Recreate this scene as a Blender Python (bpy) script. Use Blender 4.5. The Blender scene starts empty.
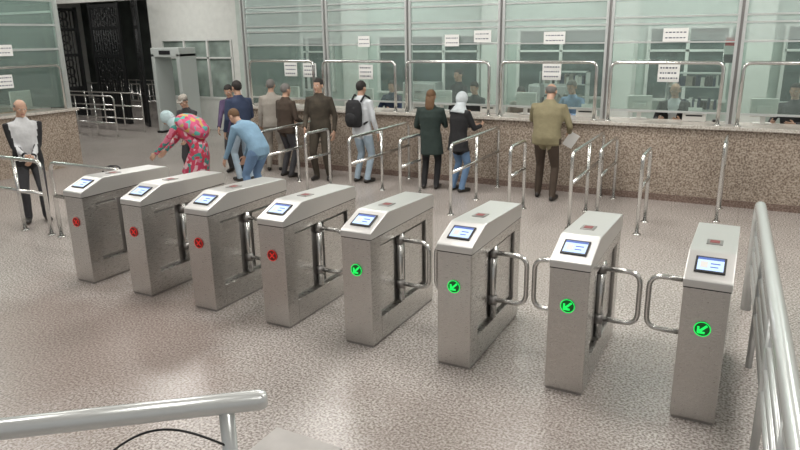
import bpy, bmesh, math, random
from mathutils import Vector, Matrix
random.seed(4)
scene = bpy.context.scene
COL = scene.collection
V = Vector

# ------------------------------------------------------------------ materials
def new_mat(name):
    m = bpy.data.materials.new(name); m.use_nodes = True
    return m, m.node_tree.nodes, m.node_tree.links, m.node_tree.nodes['Principled BSDF']

def mat(name, col, rough=0.5, metal=0.0, bump=0.0, bscale=40, var=0.0, vscale=6, emit=0):
    m, N, L, b = new_mat(name)
    b.inputs['Base Color'].default_value = (*col, 1)
    b.inputs['Roughness'].default_value = rough
    b.inputs['Metallic'].default_value = metal
    tc = N.new('ShaderNodeTexCoord')
    if var > 0:
        n = N.new('ShaderNodeTexNoise'); n.inputs['Scale'].default_value = vscale
        n.inputs['Detail'].default_value = 4
        L.new(tc.outputs['Object'], n.inputs['Vector'])
        r = N.new('ShaderNodeValToRGB')
        r.color_ramp.elements[0].position = .3; r.color_ramp.elements[1].position = .7
        r.color_ramp.elements[0].color = (*[c*(1-var) for c in col], 1)
        r.color_ramp.elements[1].color = (*[min(1, c*(1+var)) for c in col], 1)
        L.new(n.outputs['Fac'], r.inputs['Fac']); L.new(r.outputs['Color'], b.inputs['Base Color'])
    if bump > 0:
        n2 = N.new('ShaderNodeTexNoise'); n2.inputs['Scale'].default_value = bscale
        L.new(tc.outputs['Object'], n2.inputs['Vector'])
        bp = N.new('ShaderNodeBump'); bp.inputs['Strength'].default_value = bump
        bp.inputs['Distance'].default_value = .02
        L.new(n2.outputs['Fac'], bp.inputs['Height']); L.new(bp.outputs['Normal'], b.inputs['Normal'])
    if emit:
        b.inputs['Emission Color'].default_value = (*col, 1)
        b.inputs['Emission Strength'].default_value = emit
    return m

def speckle(name, c1, c2, c3, scale, rough, seam=None, seamcol=None, mix=.6, big=(.88, 1.08), wear=None):
    m, N, L, b = new_mat(name)
    tc = N.new('ShaderNodeTexCoord')
    n = N.new('ShaderNodeTexNoise'); n.inputs['Scale'].default_value = scale; n.inputs['Detail'].default_value = 3
    L.new(tc.outputs['Object'], n.inputs['Vector'])
    r = N.new('ShaderNodeValToRGB'); e = r.color_ramp.elements
    e[0].position = .36; e[0].color = (*c1, 1); e[1].position = .5; e[1].color = (*c2, 1)
    k = e.new(.64); k.color = (*c3, 1)
    L.new(n.outputs['Fac'], r.inputs['Fac'])
    n2 = N.new('ShaderNodeTexNoise'); n2.inputs['Scale'].default_value = .7; n2.inputs['Detail'].default_value = 5
    L.new(tc.outputs['Object'], n2.inputs['Vector'])
    mp = N.new('ShaderNodeMapRange'); mp.inputs['From Min'].default_value = .3; mp.inputs['From Max'].default_value = .7
    mp.inputs['To Min'].default_value = big[0]; mp.inputs['To Max'].default_value = big[1]
    L.new(n2.outputs['Fac'], mp.inputs['Value'])
    mul = N.new('ShaderNodeVectorMath'); mul.operation = 'SCALE'
    L.new(r.outputs['Color'], mul.inputs[0]); L.new(mp.outputs['Result'], mul.inputs['Scale'])
    out = mul.outputs['Vector']
    if wear:
        for (wx, wy, rad, col, amt) in wear:
            d = N.new('ShaderNodeVectorMath'); d.operation = 'DISTANCE'; d.inputs[1].default_value = (wx, wy, -.0)
            L.new(tc.outputs['Object'], d.inputs[0])
            nn = N.new('ShaderNodeTexNoise'); nn.inputs['Scale'].default_value = 1.6; nn.inputs['Detail'].default_value = 6
            L.new(tc.outputs['Object'], nn.inputs['Vector'])
            a = N.new('ShaderNodeMath'); a.operation = 'MULTIPLY_ADD'; a.inputs[1].default_value = 2.4; L.new(nn.outputs['Fac'], a.inputs[0]); L.new(d.outputs['Value'], a.inputs[2])
            mr = N.new('ShaderNodeMapRange'); mr.interpolation_type = 'SMOOTHSTEP'
            mr.inputs['From Min'].default_value = rad+1.2; mr.inputs['From Max'].default_value = 1.2+rad*.35
            mr.inputs['To Min'].default_value = 0; mr.inputs['To Max'].default_value = amt
            L.new(a.outputs[0], mr.inputs['Value'])
            mm = N.new('ShaderNodeMix'); mm.data_type = 'RGBA'
            L.new(mr.outputs['Result'], mm.inputs['Factor']); L.new(out, mm.inputs['A']); mm.inputs['B'].default_value = (*col, 1)
            out = mm.outputs['Result']
    if seam:
        sx = N.new('ShaderNodeSeparateXYZ'); L.new(tc.outputs['Object'], sx.inputs['Vector'])
        last = None
        for ax, sp in seam:
            d = N.new('ShaderNodeMath'); d.operation = 'DIVIDE'; d.inputs[1].default_value = sp
            L.new(sx.outputs[ax], d.inputs[0])
            f = N.new('ShaderNodeMath'); f.operation = 'FRACT'; L.new(d.outputs[0], f.inputs[0])
            lt = N.new('ShaderNodeMath'); lt.operation = 'LESS_THAN'; lt.inputs[1].default_value = .007/sp
            L.new(f.outputs[0], lt.inputs[0])
            if last is None: last = lt.outputs[0]
            else:
                mx = N.new('ShaderNodeMath'); mx.operation = 'MAXIMUM'
                L.new(last, mx.inputs[0]); L.new(lt.outputs[0], mx.inputs[1]); last = mx.outputs[0]
        sc = N.new('ShaderNodeMath'); sc.operation = 'MULTIPLY'; sc.inputs[1].default_value = mix
        L.new(last, sc.inputs[0])
        mm = N.new('ShaderNodeMix'); mm.data_type = 'RGBA'
        L.new(sc.outputs[0], mm.inputs['Factor']); L.new(out, mm.inputs['A'])
        mm.inputs['B'].default_value = (*seamcol, 1); out = mm.outputs['Result']
    L.new(out, b.inputs['Base Color'])
    b.inputs['Roughness'].default_value = rough
    return m

def brushed(name, col, rough=.34, metal=.85, sc=(8, 8, 220), v=.06):
    m, N, L, b = new_mat(name)
    tc = N.new('ShaderNodeTexCoord'); mp = N.new('ShaderNodeMapping')
    mp.inputs['Scale'].default_value = sc
    L.new(tc.outputs['Object'], mp.inputs['Vector'])
    n = N.new('ShaderNodeTexNoise'); n.inputs['Scale'].default_value = 3; n.inputs['Detail'].default_value = 5
    L.new(mp.outputs['Vector'], n.inputs['Vector'])
    r = N.new('ShaderNodeMapRange'); r.inputs['To Min'].default_value = rough-v*.8; r.inputs['To Max'].default_value = rough+v*1.2
    L.new(n.outputs['Fac'], r.inputs['Value']); L.new(r.outputs['Result'], b.inputs['Roughness'])
    rc = N.new('ShaderNodeValToRGB')
    rc.color_ramp.elements[0].position = .3; rc.color_ramp.elements[1].position = .7
    rc.color_ramp.elements[0].color = (*[c*(1-v) for c in col], 1); rc.color_ramp.elements[1].color = (*[c*(1+v) for c in col], 1)
    L.new(n.outputs['Fac'], rc.inputs['Fac']); L.new(rc.outputs['Color'], b.inputs['Base Color'])
    b.inputs['Metallic'].default_value = metal
    return m

def glass(name, tint, haze=.12, hazecol=(.6, .66, .64)):
    m, N, L, b = new_mat(name)
    out = [n for n in N if n.type == 'OUTPUT_MATERIAL'][0]
    tr = N.new('ShaderNodeBsdfTransparent'); tr.inputs['Color'].default_value = (*tint, 1)
    gl = N.new('ShaderNodeBsdfGlossy'); gl.inputs['Roughness'].default_value = .03
    fr = N.new('ShaderNodeFresnel'); fr.inputs['IOR'].default_value = 1.5
    m1 = N.new('ShaderNodeMixShader'); L.new(fr.outputs[0], m1.inputs[0]); L.new(tr.outputs[0], m1.inputs[1]); L.new(gl.outputs[0], m1.inputs[2])
    df = N.new('ShaderNodeBsdfDiffuse'); df.inputs['Color'].default_value = (*hazecol, 1)
    m2 = N.new('ShaderNodeMixShader'); m2.inputs[0].default_value = haze
    L.new(m1.outputs[0], m2.inputs[1]); L.new(df.outputs[0], m2.inputs[2])
    L.new(m2.outputs[0], out.inputs['Surface'])
    return m

FLOOR = speckle('floor_terrazzo', (.20, .165, .15), (.39, .355, .33), (.60, .555, .52), 58, .27, [(0, 2.4), (1, 2.4)], (.22, .19, .175), .45,
                wear=[(-4.9, 3.0, 2.2, (.19, .12, .095), .5), (-2.2, 7.2, 2.2, (.46, .43, .40), .3), (-1.2, 3.2, 1.3, (.24, .19, .165), .35)])
GRAN = speckle('granite_beige', (.17, .125, .095), (.34, .28, .225), (.50, .43, .36), 42, .28, [(0, .86)], (.15, .12, .1), .6)
GRANY = speckle('granite_beige_side', (.17, .125, .095), (.34, .28, .225), (.50, .43, .36), 42, .28, [(1, .86)], (.15, .12, .1), .6)
MARB = speckle('marble_redbrown', (.12, .08, .065), (.20, .14, .115), (.30, .23, .19), 45, .3)
SLAB = speckle('counter_slab', (.42, .38, .33), (.55, .51, .46), (.66, .63, .58), 60, .22)
WALLW = mat('wall_paint_white', (.74, .75, .72), .8, var=.05)
WALLG = mat('wall_paint_green', (.55, .62, .58), .8, var=.08)
CEIL = mat('ceiling_paint', (.78, .77, .74), .9, var=.04)
STEEL = brushed('brushed_steel', (.58, .565, .545), .27, .96)
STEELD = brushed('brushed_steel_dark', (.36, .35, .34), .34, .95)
STEELT = brushed('steel_lid', (.66, .655, .64), .36, .82, (3, 60, 3), .015)
CHROME = brushed('rail_steel', (.72, .72, .70), .18, .96)
ALU = brushed('aluminium_frame', (.64, .66, .65), .36, .6)
RAILP = mat('rail_satin', (.66, .68, .67), .26, .5)
GLASS = glass('partition_glass', (.87, .95, .92), .12, (.58, .67, .64))
GLASSL = glass('louvre_glass', (.87, .94, .92), .34, (.67, .74, .72))
WDARK = mat('window_dark_glass', (.07, .10, .095), .12, var=.4)
WFRAME = mat('window_frame_white', (.74, .75, .73), .5)
IRON = mat('black_iron', (.012, .013, .014), .45, .3)
NIGHT = mat('night_outside', (.09, .105, .10), .9, var=.5, vscale=1)  # darkness of night as a colour, lightened so the gate lattice shows
BLACK = mat('black_plastic', (.015, .015, .017), .35)
WHITEP = mat('white_plastic', (.74, .73, .70), .4)
PAPER = mat('paper_white', (.85, .85, .83), .8)
INK = mat('ink_dark', (.06, .07, .12), .8)
SCREEN = mat('screen_glow', (.42, .56, .80), .25, emit=.75)
SCREENB = mat('screen_blue', (.08, .13, .36), .25, emit=.55)
GREEN = mat('led_green', (.01, .75, .11), .3, emit=1.0)
GREEND = mat('led_green_back', (.003, .08, .016), .3, emit=.2)
RED = mat('led_red', (.55, .02, .015), .3, emit=.5)
REDD = mat('led_red_back', (.12, .015, .012), .3)
LAMP = mat('lamp_diffuser', (1, .98, .94), .5, emit=3)
WOOD = mat('desk_wood', (.30, .21, .13), .5, var=.2)
SKIN = mat('skin', (.50, .31, .22), .55, var=.06, vscale=20)
LIP = mat('lips', (.36, .15, .12), .5)
EYEW = mat('eye_white', (.75, .73, .7), .3)
EYED = mat('eye_iris', (.03, .02, .015), .2)
HBLK = mat('hair_black', (.02, .016, .014), .7, bump=.5, bscale=90)
HGRY = mat('hair_grey', (.17, .16, .15), .8, bump=.5, bscale=90)
HBRN = mat('hair_brown', (.14, .075, .035), .7, bump=.5, bscale=90)
mat_redlabel = mat('label_dark_red', (.25, .05, .05), .5)
def cloth(name, c, var=.12): return mat('cloth_'+name, c, .88, bump=.5, bscale=16, var=var, vscale=7)
C = {
 'black': cloth('black', (.018, .018, .02)), 'navy': cloth('navy', (.03, .045, .09)),
 'grey': cloth('grey', (.25, .25, .26)), 'greyL': cloth('grey_light', (.6, .61, .62)), 'brownD': cloth('dark_brown', (.06, .042, .03)),
 'beige': cloth('beige', (.36, .33, .29)), 'olive': cloth('olive_tan', (.25, .22, .13)),
 'jeans': cloth('jeans_blue', (.13, .22, .36)), 'jeansL': cloth('jeans_light', (.33, .42, .50)),
 'white': cloth('white', (.62, .65, .68)), 'blueS': cloth('shirt_blue', (.22, .34, .52)),
 'greenD': cloth('dark_green', (.025, .04, .035)), 'charcoal': cloth('charcoal', (.05, .05, .055)),
 'scarfW': cloth('scarf_pale', (.55, .6, .62)), 'scarfB': cloth('scarf_blue_pale', (.45, .58, .6)), 'denim': cloth('denim', (.20, .33, .45)),
 'shoe': mat('shoe_leather', (.02, .017, .015), .4), 'purple': cloth('purple', (.1, .07, .14)), 'camo': cloth('brown_uniform', (.055, .045, .032), .3),
}
def floral(name, cols, scale):
    m, N, L, b = new_mat(name)
    tc = N.new('ShaderNodeTexCoord'); v = N.new('ShaderNodeTexVoronoi'); v.inputs['Scale'].default_value = scale
    L.new(tc.outputs['Object'], v.inputs['Vector'])
    s = N.new('ShaderNodeSeparateColor'); L.new(v.outputs['Color'], s.inputs[0])
    r = N.new('ShaderNodeValToRGB'); r.color_ramp.interpolation = 'CONSTANT'; e = r.color_ramp.elements
    e[0].color = (*cols[0], 1); e[1].position = 1/len(cols); e[1].color = (*cols[1], 1)
    for i, c in enumerate(cols[2:]):
        k = e.new((i+2)/len(cols)); k.color = (*c, 1)
    L.new(s.outputs[0], r.inputs['Fac']); L.new(r.outputs['Color'], b.inputs['Base Color'])
    b.inputs['Roughness'].default_value = .85
    return m
C['floral'] = floral('cloth_floral', [(.50, .05, .11), (.60, .17, .25), (.50, .05, .11), (.05, .25, .22), (.5, .04, .07), (.62, .42, .45)], 18)
BUND = floral('cloth_bundle', [(.62, .10, .22), (.08, .42, .36), (.66, .22, .32), (.55, .42, .12), (.55, .05, .12), (.10, .38, .34), (.62, .12, .2)], 16)

# ------------------------------------------------------------------ helpers
def add_obj(name, me, parent=None, loc=None, rot=None):
    o = bpy.data.objects.new(name, me); COL.objects.link(o)
    if parent: o.parent = parent
    if loc is not None: o.location = loc
    if rot is not None: o.rotation_euler = rot
    return o
def empty(name, loc=(0, 0, 0), rz=0):
    o = bpy.data.objects.new(name, None); COL.objects.link(o)
    o.empty_display_size = .1; o.location = loc; o.rotation_euler = (0, 0, rz); return o
def mesh_from(name, vs, fs, mats, mi=None, smooth=False):
    me = bpy.data.meshes.new(name); me.from_pydata([tuple(v) for v in vs], [], fs)
    for m in (mats if isinstance(mats, list) else [mats]): me.materials.append(m)
    if mi: me.polygons.foreach_set('material_index', mi)
    if smooth: me.polygons.foreach_set('use_smooth', [True]*len(me.polygons))
    me.update(); return me
def box_me(name, x0, x1, y0, y1, z0, z1, m, bevel=0):
    bm = bmesh.new(); bmesh.ops.create_cube(bm, size=1)
    for v in bm.verts:
        v.co = V(((x0+x1)/2+v.co.x*(x1-x0), (y0+y1)/2+v.co.y*(y1-y0), (z0+z1)/2+v.co.z*(z1-z0)))
    if bevel: bmesh.ops.bevel(bm, geom=bm.edges[:], offset=bevel, segments=2, affect='EDGES', profile=.6)
    me = bpy.data.meshes.new(name); bm.to_mesh(me); bm.free(); me.materials.append(m); return me
def box(name, x0, x1, y0, y1, z0, z1, m, parent=None, bevel=0):
    return add_obj(name, box_me(name, x0, x1, y0, y1, z0, z1, m, bevel), parent)

def fillet(pts, r, n=6):
    out = [V(pts[0])]
    for i in range(1, len(pts)-1):
        a, b, c = V(pts[i-1]), V(pts[i]), V(pts[i+1])
        d1 = (a-b); d2 = (c-b); rr = min(r, d1.length*.49, d2.length*.49)
        p1 = b+d1.normalized()*rr; p2 = b+d2.normalized()*rr
        for k in range(n+1):
            t = k/n; out.append(p1*(1-t)**2+b*2*t*(1-t)+p2*t*t)
    out.append(V(pts[-1])); return out
def sweep(pts, rad, seg=12, vs=None, fs=None, caps=True, closed=False):
    vs = [] if vs is None else vs; fs = [] if fs is None else fs
    pts = [V(p) for p in pts]; n = len(pts); base = len(vs)
    rr = rad if isinstance(rad, (list, tuple)) else [rad]*n
    up = None
    for i in range(n):
        t = (pts[min(i+1, n-1)]-pts[max(i-1, 0)])
        if t.length < 1e-9: t = V((0, 0, 1))
        t.normalize()
        if up is None:
            up = t.orthogonal().normalized()
        else:
            up = (up-t*up.dot(t))
            up = up.normalized() if up.length > 1e-6 else t.orthogonal().normalized()
        sd = t.cross(up)
        for k in range(seg):
            a = 2*math.pi*k/seg; vs.append(pts[i]+(up*math.cos(a)+sd*math.sin(a))*rr[i])
    for i in range(n-1):
        for k in range(seg):
            a = base+i*seg+k; b = base+i*seg+(k+1) % seg
            fs.append((a, b, b+seg, a+seg))
    if caps:
        fs.append(tuple(base+k for k in range(seg))[::-1]); fs.append(tuple(base+(n-1)*seg+k for k in range(seg)))
    return vs, fs
def tubes(name, lists, rad, m, parent=None, seg=12):
    vs, fs = [], []
    for i, p in enumerate(lists): sweep(p, rad if not isinstance(rad, (list, tuple)) else rad[i], seg, vs, fs)
    return add_obj(name, mesh_from(name, vs, fs, m, smooth=True), parent)
def prism(name, prof, x0, x1, m, parent=None, bevel=0):
    n = len(prof); vs = [V((x0, y, z)) for y, z in prof]+[V((x1, y, z)) for y, z in prof]
    fs = [tuple(range(n))[::-1], tuple(range(n, 2*n))]+[(i, (i+1) % n, (i+1) % n+n, i+n) for i in range(n)]
    me = mesh_from(name, vs, fs, m)
    bm = bmesh.new(); bm.from_mesh(me); bmesh.ops.recalc_face_normals(bm, faces=bm.faces[:])
    if bevel: bmesh.ops.bevel(bm, geom=bm.edges[:], offset=bevel, segments=2, affect='EDGES', profile=.6)
    bm.to_mesh(me); bm.free(); return add_obj(name, me, parent)

# ------------------------------------------------------------------ room shell
box('floor', -26, 6, -3, 22, -.12, 0, FLOOR)
box('ceiling', -26, 6, -3, 22, 4.6, 4.75, CEIL)
box('wall_back_left', -26, -20.3, 14, 14.25, 0, 4.6, WALLW)
box('wall_back_lintel', -20.3, -15.4, 14, 14.25, 3.55, 4.6, WALLW)
wb = empty('wall_back_middle')
box('lower', -15.4, -12.2, 14, 14.25, 0, .85, WALLW, wb); box('upper', -15.4, -12.2, 14, 14.25, 2.45, 4.6, WALLW, wb)
box('pier_a', -15.4, -15.05, 14, 14.25, .85, 2.45, WALLW, wb); box('pier_b', -12.4, -12.2, 14, 14.25, .85, 2.45, WALLW, wb)
box('wall_back', -12.2, 4, 14, 14.25, 0, 4.6, WALLG)
box('wall_right', 4, 4.2, 6, 14.25, 0, 4.6, WALLW)
box('wall_left', -26.2, -26, -3, 22, 0, 4.6, WALLW)
box('night_backdrop', -26, -10, 20, 20.2, 0, 4.6, NIGHT)  # backdrop sheet beyond the gates, night darkness put into its colour
def window(name, x0, x1, z0, z1, y, cols=2, transom=None, gm=WDARK):
    w = empty(name); f = .05
    box('pane', x0, x1, y+.02, y+.04, z0, z1, gm, w)
    box('frame_top', x0-f, x1+f, y-.03, y+.06, z1, z1+f, WFRAME, w); box('frame_bottom', x0-f, x1+f, y-.05, y+.06, z0-f, z0, WFRAME, w)
    for i in range(cols+1):
        x = x0+(x1-x0)*i/cols; box('mullion', x-.03, x+.03, y-.03, y+.06, z0, z1, WFRAME, w)
    if transom: box('transom', x0, x1, y-.03, y+.06, transom-.02, transom+.02, WFRAME, w)
window('window_1', -15.0, -12.45, .9, 2.4, 14.02, 3, 1.95, mat('window_teal_glass', (.28, .34, .31), .15, var=.5, vscale=1.5))
window('window_2', -7.9, -5.4, 1.2, 2.42, 13.93, 3, 2.1)
window('window_3', -4.5, -2.7, 1.2, 2.5, 13.93, 2, 2.1)
window('window_4', -1.9, -.5, 1.2, 2.5, 13.93, 2, 2.1)
window('window_5', .4, 2.4, 1.2, 2.5, 13.93, 2, 2.1)
window('window_6', -11.4, -9.2, 1.2, 2.42, 13.93, 3, 2.1)
for i, x in enumerate((-8.4, -4.95, -2.3, 0.0)):
    box('column', x-.2, x+.2, 13.45, 13.95, 0, 4.6, WALLW)
for x in (-10.4, -6.6, -3.7):
    cb = empty('filing_cabinet', (x, 13.6, 0))
    box('carcass', -.4, .4, -.2, .2, 0, 1.45, ALU, cb, .01)
    for k in range(4):
        box('drawer', -.37, .37, -.225, -.2, .06+k*.345, .06+k*.345+.32, RAILP, cb, .006)
        box('handle', -.07, .07, -.245, -.225, .2+k*.345, .22+k*.345, BLACK, cb)
for x in (-3.25, -.95, 1.1):
    sh_ = empty('office_shelf', (x, 12.95, 0))
    for sx in (-.45, .43): box('side', sx, sx+.02, -.15, .15, 0, 1.75, ALU, sh_)
    for z in (.1, .6, 1.1, 1.5, 1.73): box('board', -.45, .45, -.15, .15, z, z+.02, ALU, sh_)
    for z in (1.12, 1.52):
        xx = -.4
        while xx < .36:
            w_ = random.uniform(.03, .07); box('file_binder', xx, xx+w_, -.1, .1, z, z+random.uniform(.13, .19), random.choice([WHITEP, C['navy'], C['beige'], BLACK, PAPER]), sh_); xx += w_+.006

# ------------------------------------------------------------------ gate with dark iron leaves
def gate(name, x, y, rz, w, h):
    g = empty(name, (x, y, 0), rz)
    box('frame_l', 0, .1, -.03, .03, .03, h, IRON, g); box('frame_r', w-.1, w, -.03, .03, .03, h, IRON, g)
    for z in (.06, .95, 2.0, 2.8, h-.08): box('rail', .07, w-.07, -.025, .025, z-.045, z+.045, IRON, g)
    n = max(3, int(w/.115))
    tubes('bars', [[(.07+(w-.14)*(i+.5)/n, 0, .1), (.07+(w-.14)*(i+.5)/n, 0, h-.1)] for i in range(n)], .02, IRON, g, 6)
    box('kick_panel', .07, w-.07, -.01, .01, .1, .92, IRON, g)
    L_ = []
    for z in (1.2, 1.48, 1.74, 2.25, 2.52, 3.0, 3.25):
        for i in range(int((w-.1)/.28)):
            cx = .22+i*.28
            if cx > w-.13: break
            L_.append([(cx+.12*math.cos(a*math.pi/6), 0, z+.12*math.sin(a*math.pi/6)) for a in range(13)])
    if L_: tubes('scrolls', L_, .018, IRON, g, 6)
gate('iron_gate', -17.75, 13.9, 0, 1.3, 3.5)
gate('iron_gate', -15.9, 13.9, math.radians(-30), .6, 3.5)
gate('iron_gate', -20.25, 13.95, math.radians(70), 1.2, 3.5)
door = empty('door_far', (-19.3, 19.9, 0))
box('leaf', -1, 1, -.05, .0, 0, 2.5, mat('door_dark', (.03, .035, .04), .6), door)
box('frame', -1.1, 1.1, -.03, .02, 2.5, 2.62, WFRAME, door)
for yy in (15.6, 17.2):
    r = empty('outdoor_barrier_rail', (-18.5, yy, 0))
    lst = [fillet([(-2.2, 0, 0), (-2.2, 0, 1.05), (2.2, 0, 1.05), (2.2, 0, 0)], .12), [(-2.2, 0, .5), (2.2, 0, .5)]]
    for k in range(1, 11): lst.append([(-2.2+k*.4, 0, 0), (-2.2+k*.4, 0, 1.05)])
    tubes('tubes', lst, .022, CHROME, r)

md = empty('metal_detector_gate', (-13.75, 13.2, 0))
MDG = mat('detector_grey', (.50, .53, .52), .4)
for sx in (-.45, .45):
    box('side_panel', sx-.06, sx+.06, -.3, .3, 0, 2.1, MDG, md, .02)
    box('foot', sx-.1, sx+.1, -.34, .34, 0, .06, BLACK, md, .01)
box('header', -.51, .51, -.3, .3, 2.0, 2.24, MDG, md, .02)
box('display', -.2, .2, -.31, -.3, 2.07, 2.17, BLACK, md)

for yy in (11.9, 12.8):
    r = empty('gate_barrier_rail', (-16.6, yy, 0))
    lst = [fillet([(-1.9, 0, 0), (-1.9, 0, 1.05), (1.9, 0, 1.05), (1.9, 0, 0)], .12)]
    for z in (.35, .7): lst.append([(-1.9, 0, z), (1.9, 0, z)])
    for k in range(1, 5): lst.append([(-1.9+k*.76, 0, 0), (-1.9+k*.76, 0, 1.05)])
    tubes('tubes', lst, .02, CHROME, r)

# ------------------------------------------------------------------ ticket counter
cnt = empty('ticket_counter')
box('granite_wall', -9.25, 3.9, 10.4, 10.62, 0, 1.1, GRAN, cnt)
box('skirting', -9.27, 3.9, 10.38, 10.4, 0, .1, MARB, cnt)
box('counter_slab', -9.32, 3.9, 10.34, 11.0, 1.1, 1.15, SLAB, cnt, .008)
box('desk_front', -9.0, 3.9, 10.95, 10.99, 0, 1.1, WOOD, cnt)
box('wall_office_left', -9.25, -9.05, 11.02, 12.6, 0, 1.1, GRANY)

gp = empty('glass_partition')
mull = [-9.15, -7.2, -5.47, -3.76, -2.04, -.26, 1.5, 3.3]
Yg = 10.72
for x in mull:
    box('mullion', x-.06, x-.02, Yg-.04, Yg+.04, 1.15, 4.6, ALU, gp)
    box('mullion', x+.02, x+.06, Yg-.04, Yg+.04, 1.15, 4.6, ALU, gp)
    box('mullion_web', x-.02, x+.02, Yg-.005, Yg+.005, 1.15, 4.6, STEELD, gp)
for a, b in zip(mull[:-1], mull[1:]):
    box('glass_lower', a+.05, b-.05, Yg-.004, Yg+.004, 1.3, 2.3, GLASS, gp)
    zs = [2.3, 2.56, 2.66, 2.92, 3.02, 3.3, 3.4, 3.75]
    for i, z in enumerate(zs):
        box('transom', a+.05, b-.05, Yg-.025, Yg+.025, z-.012, z+.012, ALU, gp)
    box('glass_upper', a+.05, b-.05, Yg-.004, Yg+.004, 2.32, 4.6, GLASSL, gp)
    box('sill_rail', a+.05, b-.05, Yg-.02, Yg+.02, 1.28, 1.31, ALU, gp)
ge = empty('glass_partition_return')
box('glass_return', -9.16, -9.14, Yg+.06, 12.6, 1.15, 4.6, GLASS, ge)
box('mullion', -9.2, -9.1, 12.5, 12.6, 1.15, 4.6, ALU, ge)
for z in (2.3, 2.6, 3.0, 3.4): box('transom', -9.18, -9.12, Yg+.06, 12.6, z-.015, z+.015, ALU, ge)

for x0 in (-8.85, -7.12, -5.38, -3.66, -1.93, -.16, 1.6):
    g = empty('counter_guard_rail', (x0, 10.44, 1.15))
    tubes('hoop', [fillet([(0, 0, 0), (0, 0, .87), (1.52, 0, .87), (1.52, 0, 0)], .1)], .026, CHROME, g)
    for xx in (0, 1.52): tubes('flange', [[(xx, 0, 0), (xx, 0, .015)]], .05, CHROME, g)

def sign(name, x, y, z, w, h, rows=3, rz=0):
    s = empty(name, (x, y, z), rz)
    box('plate', -w/2, w/2, -.004, .004, -h/2, h/2, PAPER, s)
    for r in range(rows):
        zz = h*.5-h*(r+.75)/(rows+.5); x0 = -w*.4
        while x0 < w*.36:
            l = w*random.uniform(.05, .13); box('text_line', x0, min(x0+l, w*.42), -.006, -.004, zz-h*.04, zz+h*.04, INK, s); x0 += l+w*.05
for x, z, w in ((-6.35, 2.36, .24), (-4.62, 2.36, .26), (-4.07, 2.42, .3), (-2.87, 2.38, .34), (-1.1, 2.4, .34)):
    sign('window_number_sign', x, 10.66, z, w, .19, 2)
for x, z in ((-8.05, 1.85), (-6.35, 1.82), (-2.9, 1.86), (-1.15, 1.86), (-7.6, 1.84)):
    sign('paper_notice', x, 10.70, z, .3, .26, 3)

def monitor(x, y, z, rz, w=.44, h=.34, m=WHITEP, s=SCREENB):
    o = empty('computer_monitor', (x, y, z), rz)
    box('panel', -w/2, w/2, -.03, .03, .1, .1+h, m, o, .012)
    box('screen', -w/2+.03, w/2-.03, .03, .034, .13, .07+h, s, o)
    box('back_bulge', -w*.28, w*.28, -.06, -.03, .16, h, m, o, .02)
    box('neck', -.03, .03, -.05, -.01, .01, .16, m, o); box('base', -.12, .12, -.07, .08, 0, .015, m, o, .005)
for x, rz in ((-1.55, .3), (-3.35, -.2), (.15, .2), (-4.9, .2), (-6.5, .1), (-8.2, 0), (1.2, 0)):
    monitor(x, 10.885, 1.15, rz, .36, .26)
for x, w in ((-2.35, .3), (-.75, .32), (-4.0, .28), (-7.6, .3)):
    o = empty('ticket_printer', (x, 10.87, 1.15))
    box('body', -w/2, w/2, -.09, .11, 0, .13, WHITEP, o, .02); box('slot', -w*.35, w*.35, -.095, -.088, .08, .1, BLACK, o)
    box('paper_sheet', -w*.3, w*.3, .02, .025, .13, .2, PAPER, o)
fl = empty('desk_flag', (-.45, 10.9, 1.15))
tubes('pole', [[(0, 0, 0), (0, 0, 1.25)]], .008, CHROME, fl); tubes('base', [[(0, 0, 0), (0, 0, .03)]], .05, BLACK, fl)
for i, m_ in enumerate((C['black'], PAPER, mat('flag_red', (.6, .03, .03), .8))):
    box('stripe', .008, .14, -.003, .003, .85+i*.12, .97+i*.12, m_, fl)

# ------------------------------------------------------------------ left booth (along x = -12.1)
bo = empty('ticket_booth')
box('granite_wall', -12.3, -12.1, 1.0, 8.85, 0, 1.1, GRANY, bo)
box('granite_end', -15, -12.3, 8.65, 8.85, 0, 1.1, GRAN, bo)
box('slab', -12.5, -12.04, 1.0, 8.9, 1.1, 1.15, SLAB, bo, .008)
box('inner_wall', -15.2, -15, 1, 8.85, 0, 4.6, WALLG, bo)
bm_ = [8.8, 7.1, 5.4, 3.7, 2.0]
for y in bm_:
    box('mullion', -12.26, -12.18, y-.05, y+.05, 1.15, 4.6, ALU, bo)
for a, b in zip(bm_[1:], bm_[:-1]):
    box('glass', -12.224, -12.216, a+.05, b-.05, 1.2, 4.6, GLASS, bo)
    for z in (2.3, 2.75, 3.2): box('transom', -12.25, -12.19, a+.05, b-.05, z-.02, z+.02, ALU, bo)
box('glass_end', -15, -12.26, 8.74, 8.75, 1.15, 4.6, GLASS, bo)
for z in (2.3, 3.0): box('transom_end', -15, -12.26, 8.72, 8.77, z-.02, z+.02, ALU, bo)
for y0 in (7.2, 5.5, 3.8):
    g = empty('counter_guard_rail', (-12.1, y0, 1.15))
    tubes('hoop', [fillet([(0, 0, 0), (0, 0, .85), (0, 1.45, .85), (0, 1.45, 0)], .1)], .024, CHROME, g)
sign('window_number_sign', -12.16, 7.62, 2.3, .34, .2, 2, math.radians(90))
sign('paper_notice', -12.16, 7.55, 1.75, .3, .24, 3, math.radians(90))
monitor(-12.8, 8.2, 1.1, 1.57, .42, .32)
box('booth_desk', -13.1, -12.52, 1.2, 8.6, 1.0, 1.1, WOOD)
bw = empty('window_7')
box('pane', -14.98, -14.96, 5.2, 7.0, 1.3, 2.6, WDARK, bw)
for y in (5.2, 6.1, 7.0): box('mullion', -14.98, -14.93, y-.03, y+.03, 1.3, 2.6, WFRAME, bw)
for z in (1.28, 2.6): box('frame', -14.98, -14.93, 5.17, 7.03, z-.02, z+.03, WFRAME, bw)

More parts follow.
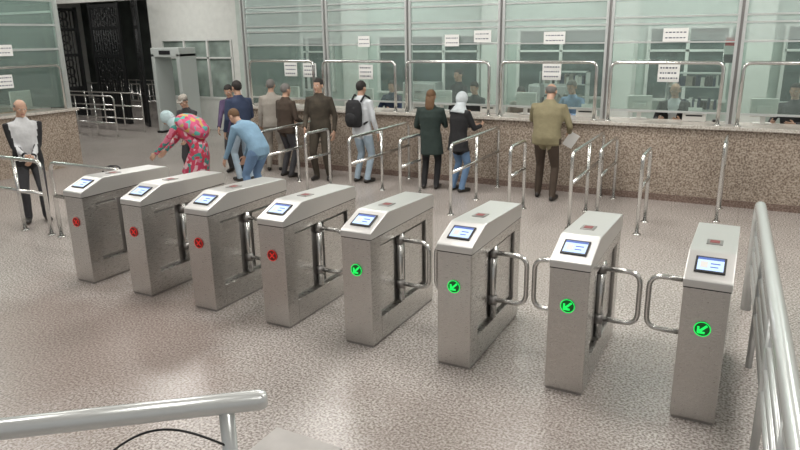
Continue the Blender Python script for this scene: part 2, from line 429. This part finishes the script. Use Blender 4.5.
# ------------------------------------------------------------------ queue rails
def qrail(x, y0, y1, h=1.0):
    r = empty('queue_rail', (x, 0, 0)); L_ = [fillet([(0, y0, 0), (0, y0, h), (0, y1, h), (0, y1, 0)], .09)]
    L_.append([(0, y0, h*.6), (0, y1, h*.6)])
    ps = [y0, y1]
    if y1-y0 > 1.2: L_.append([(0, (y0+y1)/2, 0), (0, (y0+y1)/2, h)]); ps.append((y0+y1)/2)
    tubes('tubes', L_, .024, CHROME, r)
    tubes('flanges', [[(0, p, 0), (0, p, .012)] for p in ps], .05, CHROME, r)
for x in (-1.93, -3.6, -5.25, -6.93): qrail(x, 8.3, 10.25)
for x in (-1.1, -2.78, -4.45, -6.12): qrail(x, 8.4, 9.05)
qrail(-.25, 9.45, 10.2, 1.05)
qrail(-1.72, 9.0, 10.2, .95)

r = empty('side_barrier_rail')
L_ = [fillet([(-6.45, 5.2, 0), (-6.45, 5.2, .98), (-7.75, 5.2, .98), (-7.75, 5.2, 0)], .1), [(-6.45, 5.2, .55), (-7.75, 5.2, .55)]]
L_ += [fillet([(-7.95, 5.2, 0), (-7.95, 5.2, .98), (-9.6, 5.2, .98), (-9.6, 5.2, 0)], .1), [(-7.95, 5.2, .55), (-9.6, 5.2, .55)], [(-8.5, 5.2, 0), (-8.5, 5.2, .98)]]
tubes('tubes', L_, .026, CHROME, r)
tubes('flanges', [[(x, 5.2, 0), (x, 5.2, .012)] for x in (-6.45, -7.75, -7.95, -8.5, -9.6)], .05, CHROME, r)

# ------------------------------------------------------------------ turnstiles
def disc(name, r, y, m, parent, cz, n=28, r_in=0, thick=.004):
    vs, fs = [], []
    if r_in == 0:
        vs = [V((r*math.cos(2*math.pi*k/n), y, cz+r*math.sin(2*math.pi*k/n))) for k in range(n)]+[V((r*math.cos(2*math.pi*k/n), y+thick, cz+r*math.sin(2*math.pi*k/n))) for k in range(n)]
        fs = [tuple(range(n)), tuple(range(n, 2*n))[::-1]]+[(k, k+n, (k+1) % n+n, (k+1) % n) for k in range(n)]
    else:
        ring = [((r+r_in)/2*math.cos(2*math.pi*k/n), y, cz+(r+r_in)/2*math.sin(2*math.pi*k/n)) for k in range(n+1)]
        vs, fs = sweep(ring, (r-r_in)/2, 6)
    return add_obj(name, mesh_from(name, vs, fs, m), parent)
W = .135; LN = 1.15
def turnstile(xc, y0, green, arms):
    t = empty('turnstile', (xc, y0, 0))
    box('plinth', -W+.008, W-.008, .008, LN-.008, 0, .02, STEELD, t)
    box('front_pillar', -W, W, 0, .15, .02, .93, STEEL, t, .006)
    box('rear_pillar', -W, W, LN-.15, LN, .02, .93, STEEL, t, .006)
    box('top_beam', -W, W, .15, LN-.15, .84, .93, STEEL, t, .004)
    box('bottom_beam', -W, W, .15, LN-.15, .02, .22, STEEL, t, .004)
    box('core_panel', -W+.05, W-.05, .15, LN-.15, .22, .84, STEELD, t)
    box('inner_cover', -W+.025, W-.025, .62, LN-.18, .25, .81, STEEL, t, .004)
    box('inner_cover_front', -W+.035, W-.035, .18, .44, .25, .81, STEEL, t, .004)
    prism('lid', [(-.006, .925), (-.006, .972), (.012, .985), (.265, 1.083), (.30, 1.086), (LN-.03, 1.05), (LN+.004, 1.03), (LN+.004, .925)], -W-.006, W+.006, STEELT, t, .007)
    box('lid_seam_shadow', -W-.001, W+.001, -.001, LN+.001, .918, .925, BLACK, t)  # black strip stands in for the shadow gap at the lid seam
    ang = math.atan2(.098, .253)
    cp = add_obj('console', None, t); cp.location = (0, .138, 1.034); cp.rotation_euler = (ang, 0, 0)
    box('bezel', -.09, .09, -.078, .078, .0, .009, BLACK, cp, .003)
    box('screen', -.076, .076, -.062, .062, .009, .0115, SCREEN, cp)
    box('screen_header', -.076, .076, .04, .062, .0115, .0122, SCREENB, cp)
    box('screen_icon', -.058, -.015, -.038, .022, .0115, .0122, WHITEP, cp)
    box('screen_text', .0, .055, 0, .01, .0115, .0122, SCREENB, cp); box('screen_text', .0, .045, -.033, -.024, .0115, .0122, SCREENB, cp)
    rd = add_obj('reader', None, t); rd.location = (0, .52, 1.0765); rd.rotation_euler = (-.043, 0, 0)
    box('reader_plate', -.05, .05, -.065, .065, -.004, .006, STEELD, rd, .003)
    box('reader_label', -.03, .03, -.035, .035, .006, .008, mat_redlabel, rd)
    disc('lamp_back', .05, -.006, GREEND if green else REDD, t, .66)
    disc('lamp_ring', .05, -.008, GREEN if green else RED, t, .66, r_in=.044)
    def bar(p, q, w, m):
        p, q = V((p[0], 0, p[1])), V((q[0], 0, q[1])); d = (q-p).normalized(); n = V((-d.z, 0, d.x))*w/2
        vs = [p+n, q+n, q-n, p-n]; vs = [V((v.x, -.011, v.z+.66)) for v in vs]+[V((v.x, -.006, v.z+.66)) for v in vs]
        me = mesh_from('glyph', vs, [(0, 1, 2, 3), (7, 6, 5, 4), (0, 4, 5, 1), (1, 5, 6, 2), (2, 6, 7, 3), (3, 7, 4, 0)], m); add_obj('lamp_glyph', me, t)
    if green:
        bar((.026, .026), (-.018, -.018), .014, GREEN); bar((-.025, -.023), (.016, -.023), .013, GREEN); bar((-.023, -.025), (-.023, .016), .013, GREEN)
    else:
        bar((-.022, .022), (.022, -.022), .010, RED); bar((-.022, -.022), (.022, .022), .010, RED)
    for sx in arms:
        tubes('hinge_post', [[(sx*(W-.02), .53, .23), (sx*(W-.02), .53, .835)]], .03, CHROME, t, 16)
        x0 = sx*(W-.02); x1 = sx*(W+.255)
        tubes('swing_arm', [fillet([(x0, .53, .78), (x1, .53, .78), (x1, .53, .38), (x0, .53, .38)], .09)], .019, CHROME, t)
        for z in (.78, .38): tubes('arm_clamp', [[(x0, .53, z-.035), (x0, .53, z+.035)]], .038, STEELD, t, 16)
    return t
for i in range(8):
    xl = -.25-(7-i)*.842
    turnstile(xl+W, 4.22, i >= 4, (-1,) if i == 7 else ((1,) if i == 0 else (-1, 1)))

# ------------------------------------------------------------------ right rail
rr = empty('ramp_handrail')
L_ = [fillet([(.16, 6.4, 0), (.16, 6.4, 1.0), (.29, 2.6, 1.0), (.37, .6, 1.0), (.37, .6, 0)], .16, 8)]
tubes('top_rail', L_, .044, RAILP, rr, 16)
bars = []
def rx(y): return .16+(6.4-y)*.036
for z in (.84, .70, .56, .42): bars.append([(rx(6.4), 6.4, z), (rx(.7), .7, z)])
tubes('mid_rails', bars, .02, RAILP, rr)
tubes('posts', [[(rx(y), y, 0), (rx(y), y, .98)] for y in (5.2, 4.0, 2.9, 1.8)], .025, RAILP, rr)
# foreground rail
fr = empty('foreground_handrail')
e = V((-1.65, 1.9, 1.0)); s_ = V((-3.6, .40, .97))
ed = (e-s_).normalized()
tubes('top_rail', [[s_, e-ed*.03, e-ed*.008, e]], [[.043, .043, .036, .02]], RAILP, fr, 20)
p = e-ed*.17
tubes('post', [[(p.x, p.y, 0), (p.x, p.y, .97)]], .032, RAILP, fr, 16)
q = e-ed*1.7
tubes('post', [[(q.x, q.y, 0), (q.x, q.y, .94)]], .032, RAILP, fr, 16)
q2 = e-ed*.75
cab = []
for k in range(21):
    t = k/20; pt = p.lerp(q2, t); cab.append(V((pt.x, pt.y-.03, .82+.15*math.sin(t*math.pi)-.10*t)))
tubes('cable', [cab], .005, BLACK, fr, 8)
box('floor_plate', -2.5, -2.0, 2.45, 2.95, 0, .01, mat('plate_grey', (.45, .43, .41), .5, var=.1), None, .004)

# ------------------------------------------------------------------ lighting
def fixture(x, y, power, z=4.5, w=1.2, l=1.2):
    f = empty('ceiling_light', (x, y, z))
    box('housing', -w/2-.03, w/2+.03, -l/2-.03, l/2+.03, 0, .1, WFRAME, f)
    box('diffuser', -w/2, w/2, -l/2, l/2, -.01, 0, LAMP, f)
    ld = bpy.data.lights.new('lamp', 'AREA'); ld.shape = 'RECTANGLE'; ld.size = w; ld.size_y = l
    ld.energy = power; ld.color = (1, .972, .93)
    lo = bpy.data.objects.new('lamp', ld); COL.objects.link(lo); lo.parent = f; lo.location = (0, 0, -.03)
for x in (-9.5, -5.8, -2.2, 1.2):
    for y, pw in ((1.0, 30), (5.0, 52), (8.4, 60)): fixture(x, y, pw)
for x in (-7.5, -4.2, -1, 2): fixture(x, 12.3, 66)
for x in (-13.5, -18): fixture(x, 11.8, 54)
fixture(-13.6, 6.5, 62)
fixture(-18, 17.5, 32)  # added lamp beyond the gates, brightens the night area so the lattice reads
w = bpy.data.worlds.new('world'); scene.world = w; w.use_nodes = True
w.node_tree.nodes['Background'].inputs[0].default_value = (.91, .91, .90, 1)
w.node_tree.nodes['Background'].inputs[1].default_value = .38

# ------------------------------------------------------------------ people
def loft(rings, vs, fs, seg=18):
    base = len(vs)
    for c, ax, ay in rings:
        for k in range(seg):
            a = 2*math.pi*k/seg; vs.append(c+ax*math.cos(a)+ay*math.sin(a))
    n = len(rings)
    for i in range(n-1):
        for k in range(seg):
            a = base+i*seg+k; b = base+i*seg+(k+1) % seg; fs.append((a, b, b+seg, a+seg))
    fs.append(tuple(base+k for k in range(seg))[::-1]); fs.append(tuple(base+(n-1)*seg+k for k in range(seg)))
def ellipsoid(c, r, vs, fs, rot=None, nu=16, nv=10):
    base = len(vs); c = V(c)
    for j in range(nv+1):
        ph = math.pi*(j+.0)/nv; ph = min(max(ph, .05), math.pi-.05)
        for k in range(nu):
            a = 2*math.pi*k/nu; p = V((r[0]*math.sin(ph)*math.cos(a), r[1]*math.sin(ph)*math.sin(a), r[2]*math.cos(ph)))
            if rot: p = rot @ p
            vs.append(c+p)
    for j in range(nv):
        for k in range(nu):
            a = base+j*nu+k; b = base+j*nu+(k+1) % nu; fs.append((a, a+nu, b+nu, b))
    fs.append(tuple(base+k for k in range(nu))); fs.append(tuple(base+nv*nu+k for k in range(nu))[::-1])
def capsule(pts, rads, vs, fs, seg=14):
    pts = [V(p) for p in pts]; d0 = (pts[0]-pts[1]).normalized(); d1 = (pts[-1]-pts[-2]).normalized()
    P = [pts[0]+d0*rads[0]*.9, pts[0]+d0*rads[0]*.6]+pts+[pts[-1]+d1*rads[-1]*.6, pts[-1]+d1*rads[-1]*.9]
    R = [rads[0]*.4, rads[0]*.8]+list(rads)+[rads[-1]*.8, rads[-1]*.4]
    sweep(P, R, seg, vs, fs)
def remesh(vs, fs, voxel, smooth=4, fac=.5):
    me = bpy.data.meshes.new('tmp'); me.from_pydata([tuple(v) for v in vs], [], fs); me.update()
    bm = bmesh.new(); bm.from_mesh(me); bmesh.ops.recalc_face_normals(bm, faces=bm.faces[:]); bm.to_mesh(me); bm.free()
    o = bpy.data.objects.new('tmp', me); COL.objects.link(o)
    r = o.modifiers.new('r', 'REMESH'); r.mode = 'VOXEL'; r.voxel_size = voxel
    s = o.modifiers.new('s', 'SMOOTH'); s.iterations = smooth; s.factor = fac
    dg = bpy.context.evaluated_depsgraph_get(); dg.update()
    out = bpy.data.meshes.new_from_object(o.evaluated_get(dg))
    bpy.data.objects.remove(o); bpy.data.meshes.remove(me)
    out.polygons.foreach_set('use_smooth', [True]*len(out.polygons))
    return out
hv, hf = [], []
ellipsoid((0, -.006, .135), (.074, .093, .088), hv, hf)
ellipsoid((0, .022, .075), (.058, .062, .078), hv, hf)
ellipsoid((0, .06, .016), (.024, .024, .02), hv, hf)
capsule([(0, .086, .122), (0, .102, .085)], [.008, .013], hv, hf)
capsule([(-.014, .092, .078), (.014, .092, .078)], [.009, .009], hv, hf)
capsule([(-.036, .074, .134), (0, .086, .13), (.036, .074, .134)], [.009, .008, .009], hv, hf)
capsule([(-.02, .078, .046), (0, .087, .047), (.02, .078, .046)], [.006, .009, .006], hv, hf)
for sx in (-1, 1):
    ellipsoid((sx*.077, -.008, .105), (.011, .02, .032), hv, hf)
    ellipsoid((sx*.04, .055, .085), (.02, .022, .02), hv, hf)
loft([(V((0, -.01, .06)), V((.05, 0, 0)), V((0, .052, 0))), (V((0, -.018, -.04)), V((.053, 0, 0)), V((0, .055, 0))), (V((0, -.025, -.1)), V((.06, 0, 0)), V((0, .058, 0)))], hv, hf)
HEAD = remesh(hv, hf, .0055, 3)
HEAD.name = 'head'; HEAD.materials.append(SKIN); HEAD.materials.append(LIP)
for p_ in HEAD.polygons:
    c_ = p_.center
    if abs(c_.x) < .024 and .038 < c_.z < .055 and c_.y > .074: p_.material_index = 1
ev, ef = [], []
for sx in (-1, 1): ellipsoid((sx*.03, .073, .113), (.013, .011, .0085), ev, ef, nu=10, nv=8)
n1 = len(ef)
for sx in (-1, 1): ellipsoid((sx*.03, .0815, .113), (.006, .004, .006), ev, ef, nu=10, nv=8)
n2 = len(ef)
for sx in (-1, 1): capsule([(sx*.016, .084, .129), (sx*.044, .074, .131)], [.0035, .0025], ev, ef, 8)
EYES = mesh_from('eyes', ev, ef, [EYEW, EYED, HBLK], [0]*n1+[1]*(n2-n1)+[2]*(len(ef)-n2), True)
def shell(name, c, r, keep, m, inner=.8):
    vs, fs = [], []; ellipsoid(c, r, vs, fs, nu=36, nv=26); c = V(c)
    vs = [v if keep(v) else c+(v-c)*inner for v in vs]
    return mesh_from(name, vs, fs, m, smooth=True)
def thr(y): return .168 if y > .045 else .035+(y+.105)/.15*.1
def k_short(v): return v.z > thr(v.y) and not (abs(v.x) > .065 and v.z < .125 and v.y > -.03)
def k_bald(v): return k_short(v) and v.z < .165 and v.y < .03
HAIR = {}
for nm, m_ in (('black', HBLK), ('grey', HGRY), ('brown', HBRN)):
    HAIR[nm] = shell('hair', (0, -.01, .138), (.081, .1, .096), k_short, m_)
HAIR['bald'] = shell('hair', (0, -.01, .138), (.08, .098, .09), k_bald, HGRY)
def scarf_me(m):
    vs, fs = [], []; c = V((0, -.008, .115)); ellipsoid(c, (.093, .112, .125), vs, fs, nu=36, nv=26)
    vs = [v if not (v.y > .04 and abs(v.x) < .056 and .02 < v.z < .172) else c+(v-c)*.62 for v in vs]
    loft([(V((0, -.01, .06)), V((.082, 0, 0)), V((0, .085, 0))), (V((0, -.01, 0)), V((.09, 0, 0)), V((0, .088, 0))), (V((0, -.02, -.06)), V((.13, 0, 0)), V((0, .11, 0))),
          (V((0, -.02, -.11)), V((.175, 0, 0)), V((0, .13, 0))), (V((0, -.02, -.13)), V((.17, 0, 0)), V((0, .125, 0)))], vs, fs, 28)
    return mesh_from('headscarf', vs, fs, m, smooth=True)
def long_hair(m):
    vs, fs = [], []; ellipsoid((0, -.01, .138), (.083, .102, .098), vs, fs, nu=36, nv=26); c = V((0, -.01, .138))
    vs = [v if k_short(v) else c+(v-c)*.8 for v in vs]
    loft([(V((0, -.06, .12)), V((.078, 0, 0)), V((0, .045, 0))), (V((0, -.07, .03)), V((.082, 0, 0)), V((0, .04, 0))), (V((0, -.085, -.06)), V((.08, 0, 0)), V((0, .035, 0))), (V((0, -.095, -.12)), V((.05, 0, 0)), V((0, .02, 0)))], vs, fs)
    return mesh_from('hair', vs, fs, m, smooth=True)
def cap_me(m):
    vs, fs = [], []
    loft([(V((0, -.008, .155)), V((.084, 0, 0)), V((0, .102, 0))), (V((0, -.008, .19)), V((.086, 0, 0)), V((0, .102, 0))), (V((0, -.01, .225)), V((.07, 0, 0)), V((0, .085, 0))), (V((0, -.01, .243)), V((.03, 0, 0)), V((0, .035, 0)))], vs, fs, 28)
    loft([(V((0, .1, .158)), V((.065, 0, 0)), V((0, .065, -.012))), (V((0, .1, .166)), V((.065, 0, 0)), V((0, .065, -.012)))], vs, fs, 24)
    return mesh_from('cap', vs, fs, m, smooth=True)
def hand_mesh(mir):
    vs, fs = [], []
    loft([(V((0, 0, .02)), V((.026, 0, 0)), V((0, .02, 0))), (V((0, 0, -.015)), V((.03, 0, 0)), V((0, .018, 0))), (V((0, .002, -.05)), V((.04, 0, 0)), V((0, .016, 0))),
          (V((0, .004, -.085)), V((.041, 0, 0)), V((0, .014, 0))), (V((0, .006, -.098)), V((.037, 0, 0)), V((0, .011, 0)))], vs, fs)
    for x, l, r in ((.031, .078, .0088), (.0105, .088, .009), (-.0105, .08, .0087), (-.031, .062, .0078)):
        pt = V((x, .005, -.09)); P = [pt]; a = .2
        for k, f in enumerate((.45, .32, .23)):
            pt = pt+V((x*.06, math.sin(a), -math.cos(a)))*l*f; P.append(pt); a += .5
        capsule(P, [r, r*.98, r*.9, r*.8], vs, fs, 10)
    capsule([(.022, .006, -.03), (.05, .02, -.058), (.058, .03, -.088)], [.014, .0115, .009], vs, fs, 10)
    if mir: vs = [V((v.x, -v.y, v.z)) for v in vs]
    me = remesh(vs, fs, .0042, 2); me.materials.append(SKIN); me.name = 'hand'; return me
HANDS = {1: hand_mesh(False), -1: hand_mesh(True)}

def ik(a, b, l1, l2, pole):
    a, b = V(a), V(b); d = b-a; L_ = d.length
    if L_ > (l1+l2)*.995: b = a+d.normalized()*(l1+l2)*.995; d = b-a; L_ = d.length
    x = (l1*l1-l2*l2+L_*L_)/(2*L_); h = math.sqrt(max(l1*l1-x*x, 0)); dn = d.normalized()
    p = V(pole); p = (p-dn*p.dot(dn)).normalized()
    return a+dn*x+p*h, b
def segdist(p, a, b):
    ab = b-a; t = max(0, min(1, (p-a).dot(ab)/max(ab.length_squared, 1e-9))); return (p-(a+ab*t)).length

def person(name, x, y, face, h=1.68, lean=0, hp=0, hy=0, rh=None, lh=None, rf=None, lf=None, top='black', pants='black',
           shirt=None, hair='black', scarf=None, cap=None, coat=None, z=0, wide=1.0, pelz=.93, pely=0, open_=.028):
    P = empty(name, (x, y, z), math.radians(face)); s = h/1.7
    lean = math.radians(lean)
    pel = V((0, pely-.12*math.sin(lean), pelz))
    st = [0, .12, .32, .43, .50, .555]; an = [.25*lean, .55*lean, .9*lean, lean, lean*.95, lean*.8]
    pts = [pel]
    for i in range(1, 6):
        a = (an[i]+an[i-1])/2; pts.append(pts[-1]+V((0, math.sin(a), math.cos(a)))*(st[i]-st[i-1]))
    vs, fs = [], []
    rad = [(.168, .122), (.152, .115), (.178, .125), (.172, .105), (.085, .075), (.054, .054)]
    rings = [(pel+V((0, 0, -.10)), V((.172*wide, 0, 0)), V((0, .125, 0)))]
    for p_, a, (ra, rb) in zip(pts, an, rad):
        rings.append((p_, V((ra*wide, 0, 0)), V((0, math.cos(a), -math.sin(a)))*rb*(1+(wide-1)*.8)))
    loft(rings, vs, fs, 22)
    segs = []
    T, A, PA, SH, SK = 0, 0, 1, 2, 3
    segs.append((pel+V((0, 0, -.06)), pts[3]+V((0, 0, -.02)), .135, T))
    segs.append((pts[4], pts[5]+V((0, 0, .05)), .05, SK))
    sh = pts[3]+(pts[4]-pts[3])*.1
    if coat:
        rings = [(pel+V((0, 0, .03)), V((.172*wide, 0, 0)), V((0, .13, 0))), (pel+V((0, 0, -.15)), V((.19*wide, 0, 0)), V((0, .145, 0))), (V((0, pel.y*.6, coat)), V((.205*wide, 0, 0)), V((0, .165, 0)))]
        loft(rings, vs, fs, 22); segs.append((pel, V((0, pel.y*.6, coat+.1)), .2, T))
    wr = {}
    for sx, tgt in ((1, rh), (-1, lh)):
        S = sh+V((sx*.165*wide, 0, 0))
        if tgt is None: tgt = (sx*.25, sh.y+.05, sh.z-.53)
        E, Wp = ik(S, tgt, .285, .25, (sx*.55, -1, -.45))
        capsule([sh+V((sx*.1, 0, .0)), S, S.lerp(E, .5), E], [.062, .064, .055, .046], vs, fs)
        capsule([E, E.lerp(Wp, .4), Wp], [.046, .043, .032], vs, fs)
        segs += [(S, E, .055, A), (E, Wp, .04, A)]; wr[sx] = (E, Wp)
        H = pel+V((sx*.088, 0, -.03))
        ft = (rf if sx > 0 else lf) or (sx*.11, 0, 0); ank = V((ft[0], ft[1]-.03, .085+(ft[2] if len(ft) > 2 else 0)))
        K, ank = ik(H, ank, .43, .425, (sx*.1, 1, 0))
        capsule([H, H.lerp(K, .5), K, K.lerp(ank, .35), ank], [.098, .083, .062, .06, .05], vs, fs)
        segs += [(H+V((0, 0, -.06)), K, .075, PA), (K, ank, .055, PA)]
        toe = ank+V((sx*.03, .15, -.045)); heel = ank+V((0, -.045, -.045))
        capsule([heel, ank+V((sx*.01, .05, -.038)), toe], [.038, .043, .036], vs, fs)
        segs += [(heel+V((0, 0, -.01)), toe, .045, SH)]
    me = remesh(vs, fs, .0135, 3, .45)
    for m_ in (C[top], C[pants], C['shoe'], SKIN, C[shirt] if shirt else C[top]): me.materials.append(m_)
    mi = []
    for pl in me.polygons:
        c = pl.center; best = min(segs, key=lambda q_: segdist(c, q_[0], q_[1])-q_[2]); l = best[3]
        if l == PA and c.z > pel.z-.115 and abs(c.x) < .2 and lean < .6: l = T
        if l == 0 and shirt and abs(c.x) < open_+.07*max(0, (c.z-pel.z)/.5) and pl.normal.y > .35 and c.z > pel.z-.05: l = 4
        mi.append(l)
    me.polygons.foreach_set('material_index', mi); me.name = 'body'
    b = add_obj('body', me, P); b.scale = (s, s, s)
    for sx in (1, -1):
        E, Wp = wr[sx]; zax = (E-Wp).normalized(); xr = V((-sx*.25, 1, .35)); xr = (xr-zax*xr.dot(zax)).normalized(); yax = zax.cross(xr)
        M = Matrix((xr, yax, zax)).transposed().to_4x4(); M.translation = (Wp-zax*.012)*s
        o = add_obj('hand_right' if sx > 0 else 'hand_left', HANDS[sx], P); o.matrix_local = M @ Matrix.Scale(s*1.02, 4)
        cv, cf = sweep([Wp+zax*.03, Wp-zax*.0], [.037, .036], 14); o2 = add_obj('cuff', mesh_from('cuff', cv, cf, C[top], smooth=True), P); o2.scale = (s, s, s)
    ca = an[4]; up = V((0, math.sin(ca), math.cos(ca))); cv, cf = sweep([pts[4]-up*.03, pts[4]+up*.025], [.075, .066], 20)
    o = add_obj('collar', mesh_from('collar', cv, cf, C[top], smooth=True), P); o.scale = (s, s, s)
    hb = pts[5]+V((0, .012, .0)); ha = lean*.6+math.radians(hp)
    M = Matrix.Translation(hb*s) @ Matrix.Rotation(math.radians(hy), 4, 'Z') @ Matrix.Rotation(-ha, 4, 'X') @ Matrix.Scale(s*1.0, 4)
    def hadd(nm, me_): o_ = add_obj(nm, me_, P); o_.matrix_local = M; return o_
    hadd('head', HEAD); hadd('eyes', EYES)
    if scarf: hadd('headscarf', scarf_me(C[scarf]))
    elif hair == 'long': hadd('hair', long_hair(HBRN))
    else: hadd('hair', HAIR[hair])
    if cap: hadd('cap', cap_me(C[cap]))
    return P, s, pts

person('bystander_man', -8.74, 5.56, -120, 1.70, top='black', shirt='greyL', pants='charcoal', hair='bald', rh=(.04, .27, .98), lh=(-.05, .28, .96), hp=12, hy=15, wide=1.12, lean=2, open_=.11)
# bending group
wp, ws, wpt = person('woman_in_floral_robe', -7.62, 7.45, 112, 1.62, lean=62, hp=8, top='floral', pants='floral', scarf='scarfB', coat=.35, rh=(.18, .62, .66), lh=(-.18, .6, .70), wide=1.15, pelz=.90, pely=-.05)
vs, fs = [], []
cen = wpt[2]*ws+V((0, -.10, .10))
R3 = Matrix.Rotation(math.radians(28), 3, 'X')
def bo_(y_, z_, a_, b_): return (cen+R3 @ V((0, y_, z_)), V((a_, 0, 0)), R3 @ V((0, 0, b_)))
loft([bo_(-.28, -.06, .10, .05), bo_(-.24, -.03, .2, .10), bo_(-.08, .0, .26, .14), bo_(.1, .0, .25, .13), bo_(.2, -.01, .19, .09), bo_(.24, -.01, .1, .04)], vs, fs, 22)
me = remesh(vs, fs, .02, 4); me.materials.append(BUND); add_obj('cloth_bundle', me, wp)
person('traveler_in_denim', -6.5, 7.62, 84, 1.66, lean=62, hp=5, top='denim', pants='jeans', hair='brown', rh=(.2, .45, .6), lh=(-.2, .47, .64), wide=1.12, pelz=.9)
person('traveler_with_cap', -8.75, 8.6, 190, 1.52, lean=12, hp=15, top='charcoal', pants='charcoal', hair='grey', cap='beige', rh=(.15, .35, .9), lh=(-.15, .35, .9))
person('traveler_in_purple_jacket', -8.55, 9.5, 200, 1.64, lean=10, hp=15, top='purple', pants='charcoal', hair='black', rh=(.15, .35, .9))
person('traveler_in_navy_jacket', -7.88, 8.95, 70, 1.74, lean=6, top='navy', pants='jeansL', hair='black', rh=(.2, .3, 1.0), lh=(-.25, .1, .88), wide=1.15)
lg = empty('travel_bag', (-8.9, 7.0, 0), .4)
vs, fs = [], []
loft([(V((-.3, 0, .2)), V((0, .12, 0)), V((0, 0, .14))), (V((-.26, 0, .2)), V((0, .17, 0)), V((0, 0, .19))), (V((.26, 0, .2)), V((0, .17, 0)), V((0, 0, .19))), (V((.3, 0, .2)), V((0, .12, 0)), V((0, 0, .14)))], vs, fs, 20)
add_obj('body', mesh_from('body', vs, fs, C['purple'], smooth=True), lg)
tubes('handles', [fillet([(-.14, y_, .34), (-.1, y_, .52), (.1, y_, .52), (.14, y_, .34)], .06) for y_ in (-.06, .06)], .012, BLACK, lg)
# queue
person('traveler_in_beige_jacket', -7.98, 9.95, 25, 1.70, top='beige', pants='beige', hair='grey', lean=4, rh=(.22, .2, .9), wide=1.08)
person('traveler_in_dark_jacket', -7.36, 9.55, -15, 1.66, top='brownD', pants='charcoal', hair='grey', lean=5, rh=(.2, .25, 1.0), lh=(-.2, .25, .98), wide=1.18)
person('police_officer', -6.62, 9.55, -165, 1.76, top='camo', pants='camo', hair='black', hy=-15, rh=(.2, .2, .92), lh=(-.26, .05, .86), wide=1.1)
bp, s_, pt_ = person('student_with_backpack', -5.87, 9.7, -8, 1.72, top='white', pants='jeansL', hair='black', hp=5, rh=(.24, .12, .86), lh=(-.2, .25, 1.0), wide=1.1)
vs, fs = [], []
rg = [(V((0, -.2, z_)), V((a_, 0, 0)), V((0, b_, 0))) for z_, a_, b_ in ((.98, .12, .06), (1.01, .155, .09), (1.2, .165, .105), (1.37, .15, .09), (1.43, .1, .055))]
loft(rg, vs, fs, 20); ellipsoid((0, -.29, 1.12), (.12, .05, .11), vs, fs)
add_obj('backpack', mesh_from('backpack', vs, fs, C['black'], smooth=True), bp)
tubes('straps', [[(sx*.1, -.13, 1.4), (sx*.11, -.03, 1.5), (sx*.11, .09, 1.45), (sx*.12, .145, 1.3), (sx*.15, .08, 1.1), (sx*.15, -.12, 1.03)] for sx in (-1, 1)], .018, C['black'], bp, 8)
person('woman_in_dark_coat', -4.58, 9.72, 10, 1.6, top='greenD', pants='black', hair='long', coat=.62, hp=5, lean=4, rh=(.15, .33, 1.1), lh=(-.2, .25, 1.0), wide=1.15)
person('woman_in_black_jacket', -4.08, 9.72, -25, 1.58, top='black', pants='jeans', scarf='scarfW', lean=6, coat=.72, hp=8, rh=(.15, .36, 1.12), lh=(-.1, .36, 1.1), wide=1.12)
jp, s_, _ = person('man_in_olive_jacket', -2.68, 9.8, 2, 1.74, top='olive', pants='brownD', hair='bald', lean=16, hp=14, rh=(.27, .26, .98), lh=(-.2, .46, 1.2), wide=1.3, rf=(.14, -.08, 0), lf=(-.12, .1, 0))
pp = empty('held_paper'); pp.parent = jp; pp.location = (.3, .3, .88); pp.rotation_euler = (.3, .5, .3)
box('sheet', -.08, .08, -.002, .002, -.12, .12, PAPER, pp); box('sheet_fold', -.07, .08, .004, .007, -.13, .1, PAPER, pp)
# clerks
ck = dict(rh=(.16, .36, 1.14), lh=(-.16, .36, 1.14))
person('ticket_clerk', -1.1, 11.5, 176, 1.66, top='black', shirt='white', pants='charcoal', hair='bald', lean=6, hp=10, wide=1.15, **ck)
person('ticket_clerk', -2.72, 11.5, 165, 1.68, top='blueS', pants='charcoal', hair='grey', lean=8, hp=8, **ck)
person('ticket_clerk', -3.65, 11.55, 190, 1.56, top='beige', pants='charcoal', hair='black', lean=10, hp=14, **ck)
person('ticket_clerk', -4.5, 11.5, 170, 1.62, top='charcoal', pants='charcoal', hair='black', lean=6, hp=8, **ck)
person('ticket_clerk', -5.3, 12.6, 150, 1.78, top='black', pants='charcoal', hair='black')
person('ticket_clerk', -6.3, 11.6, 180, 1.60, top='navy', pants='charcoal', hair='black', **ck)
person('ticket_clerk', .55, 11.5, 160, 1.68, top='charcoal', pants='charcoal', hair='black', **ck)

# ------------------------------------------------------------------ camera
cd = bpy.data.cameras.new('camera'); cam = bpy.data.objects.new('camera', cd); COL.objects.link(cam)
cd.sensor_width = 36; cd.lens = 660/800*36
M = Matrix.Rotation(math.radians(28), 4, 'Z') @ Matrix.Rotation(math.radians(74), 4, 'X') @ Matrix.Rotation(math.radians(-.9), 4, 'Z')
M.translation = V((0, 0, 2.45)); cam.matrix_world = M
scene.camera = cam
scene.view_settings.view_transform = 'Standard'
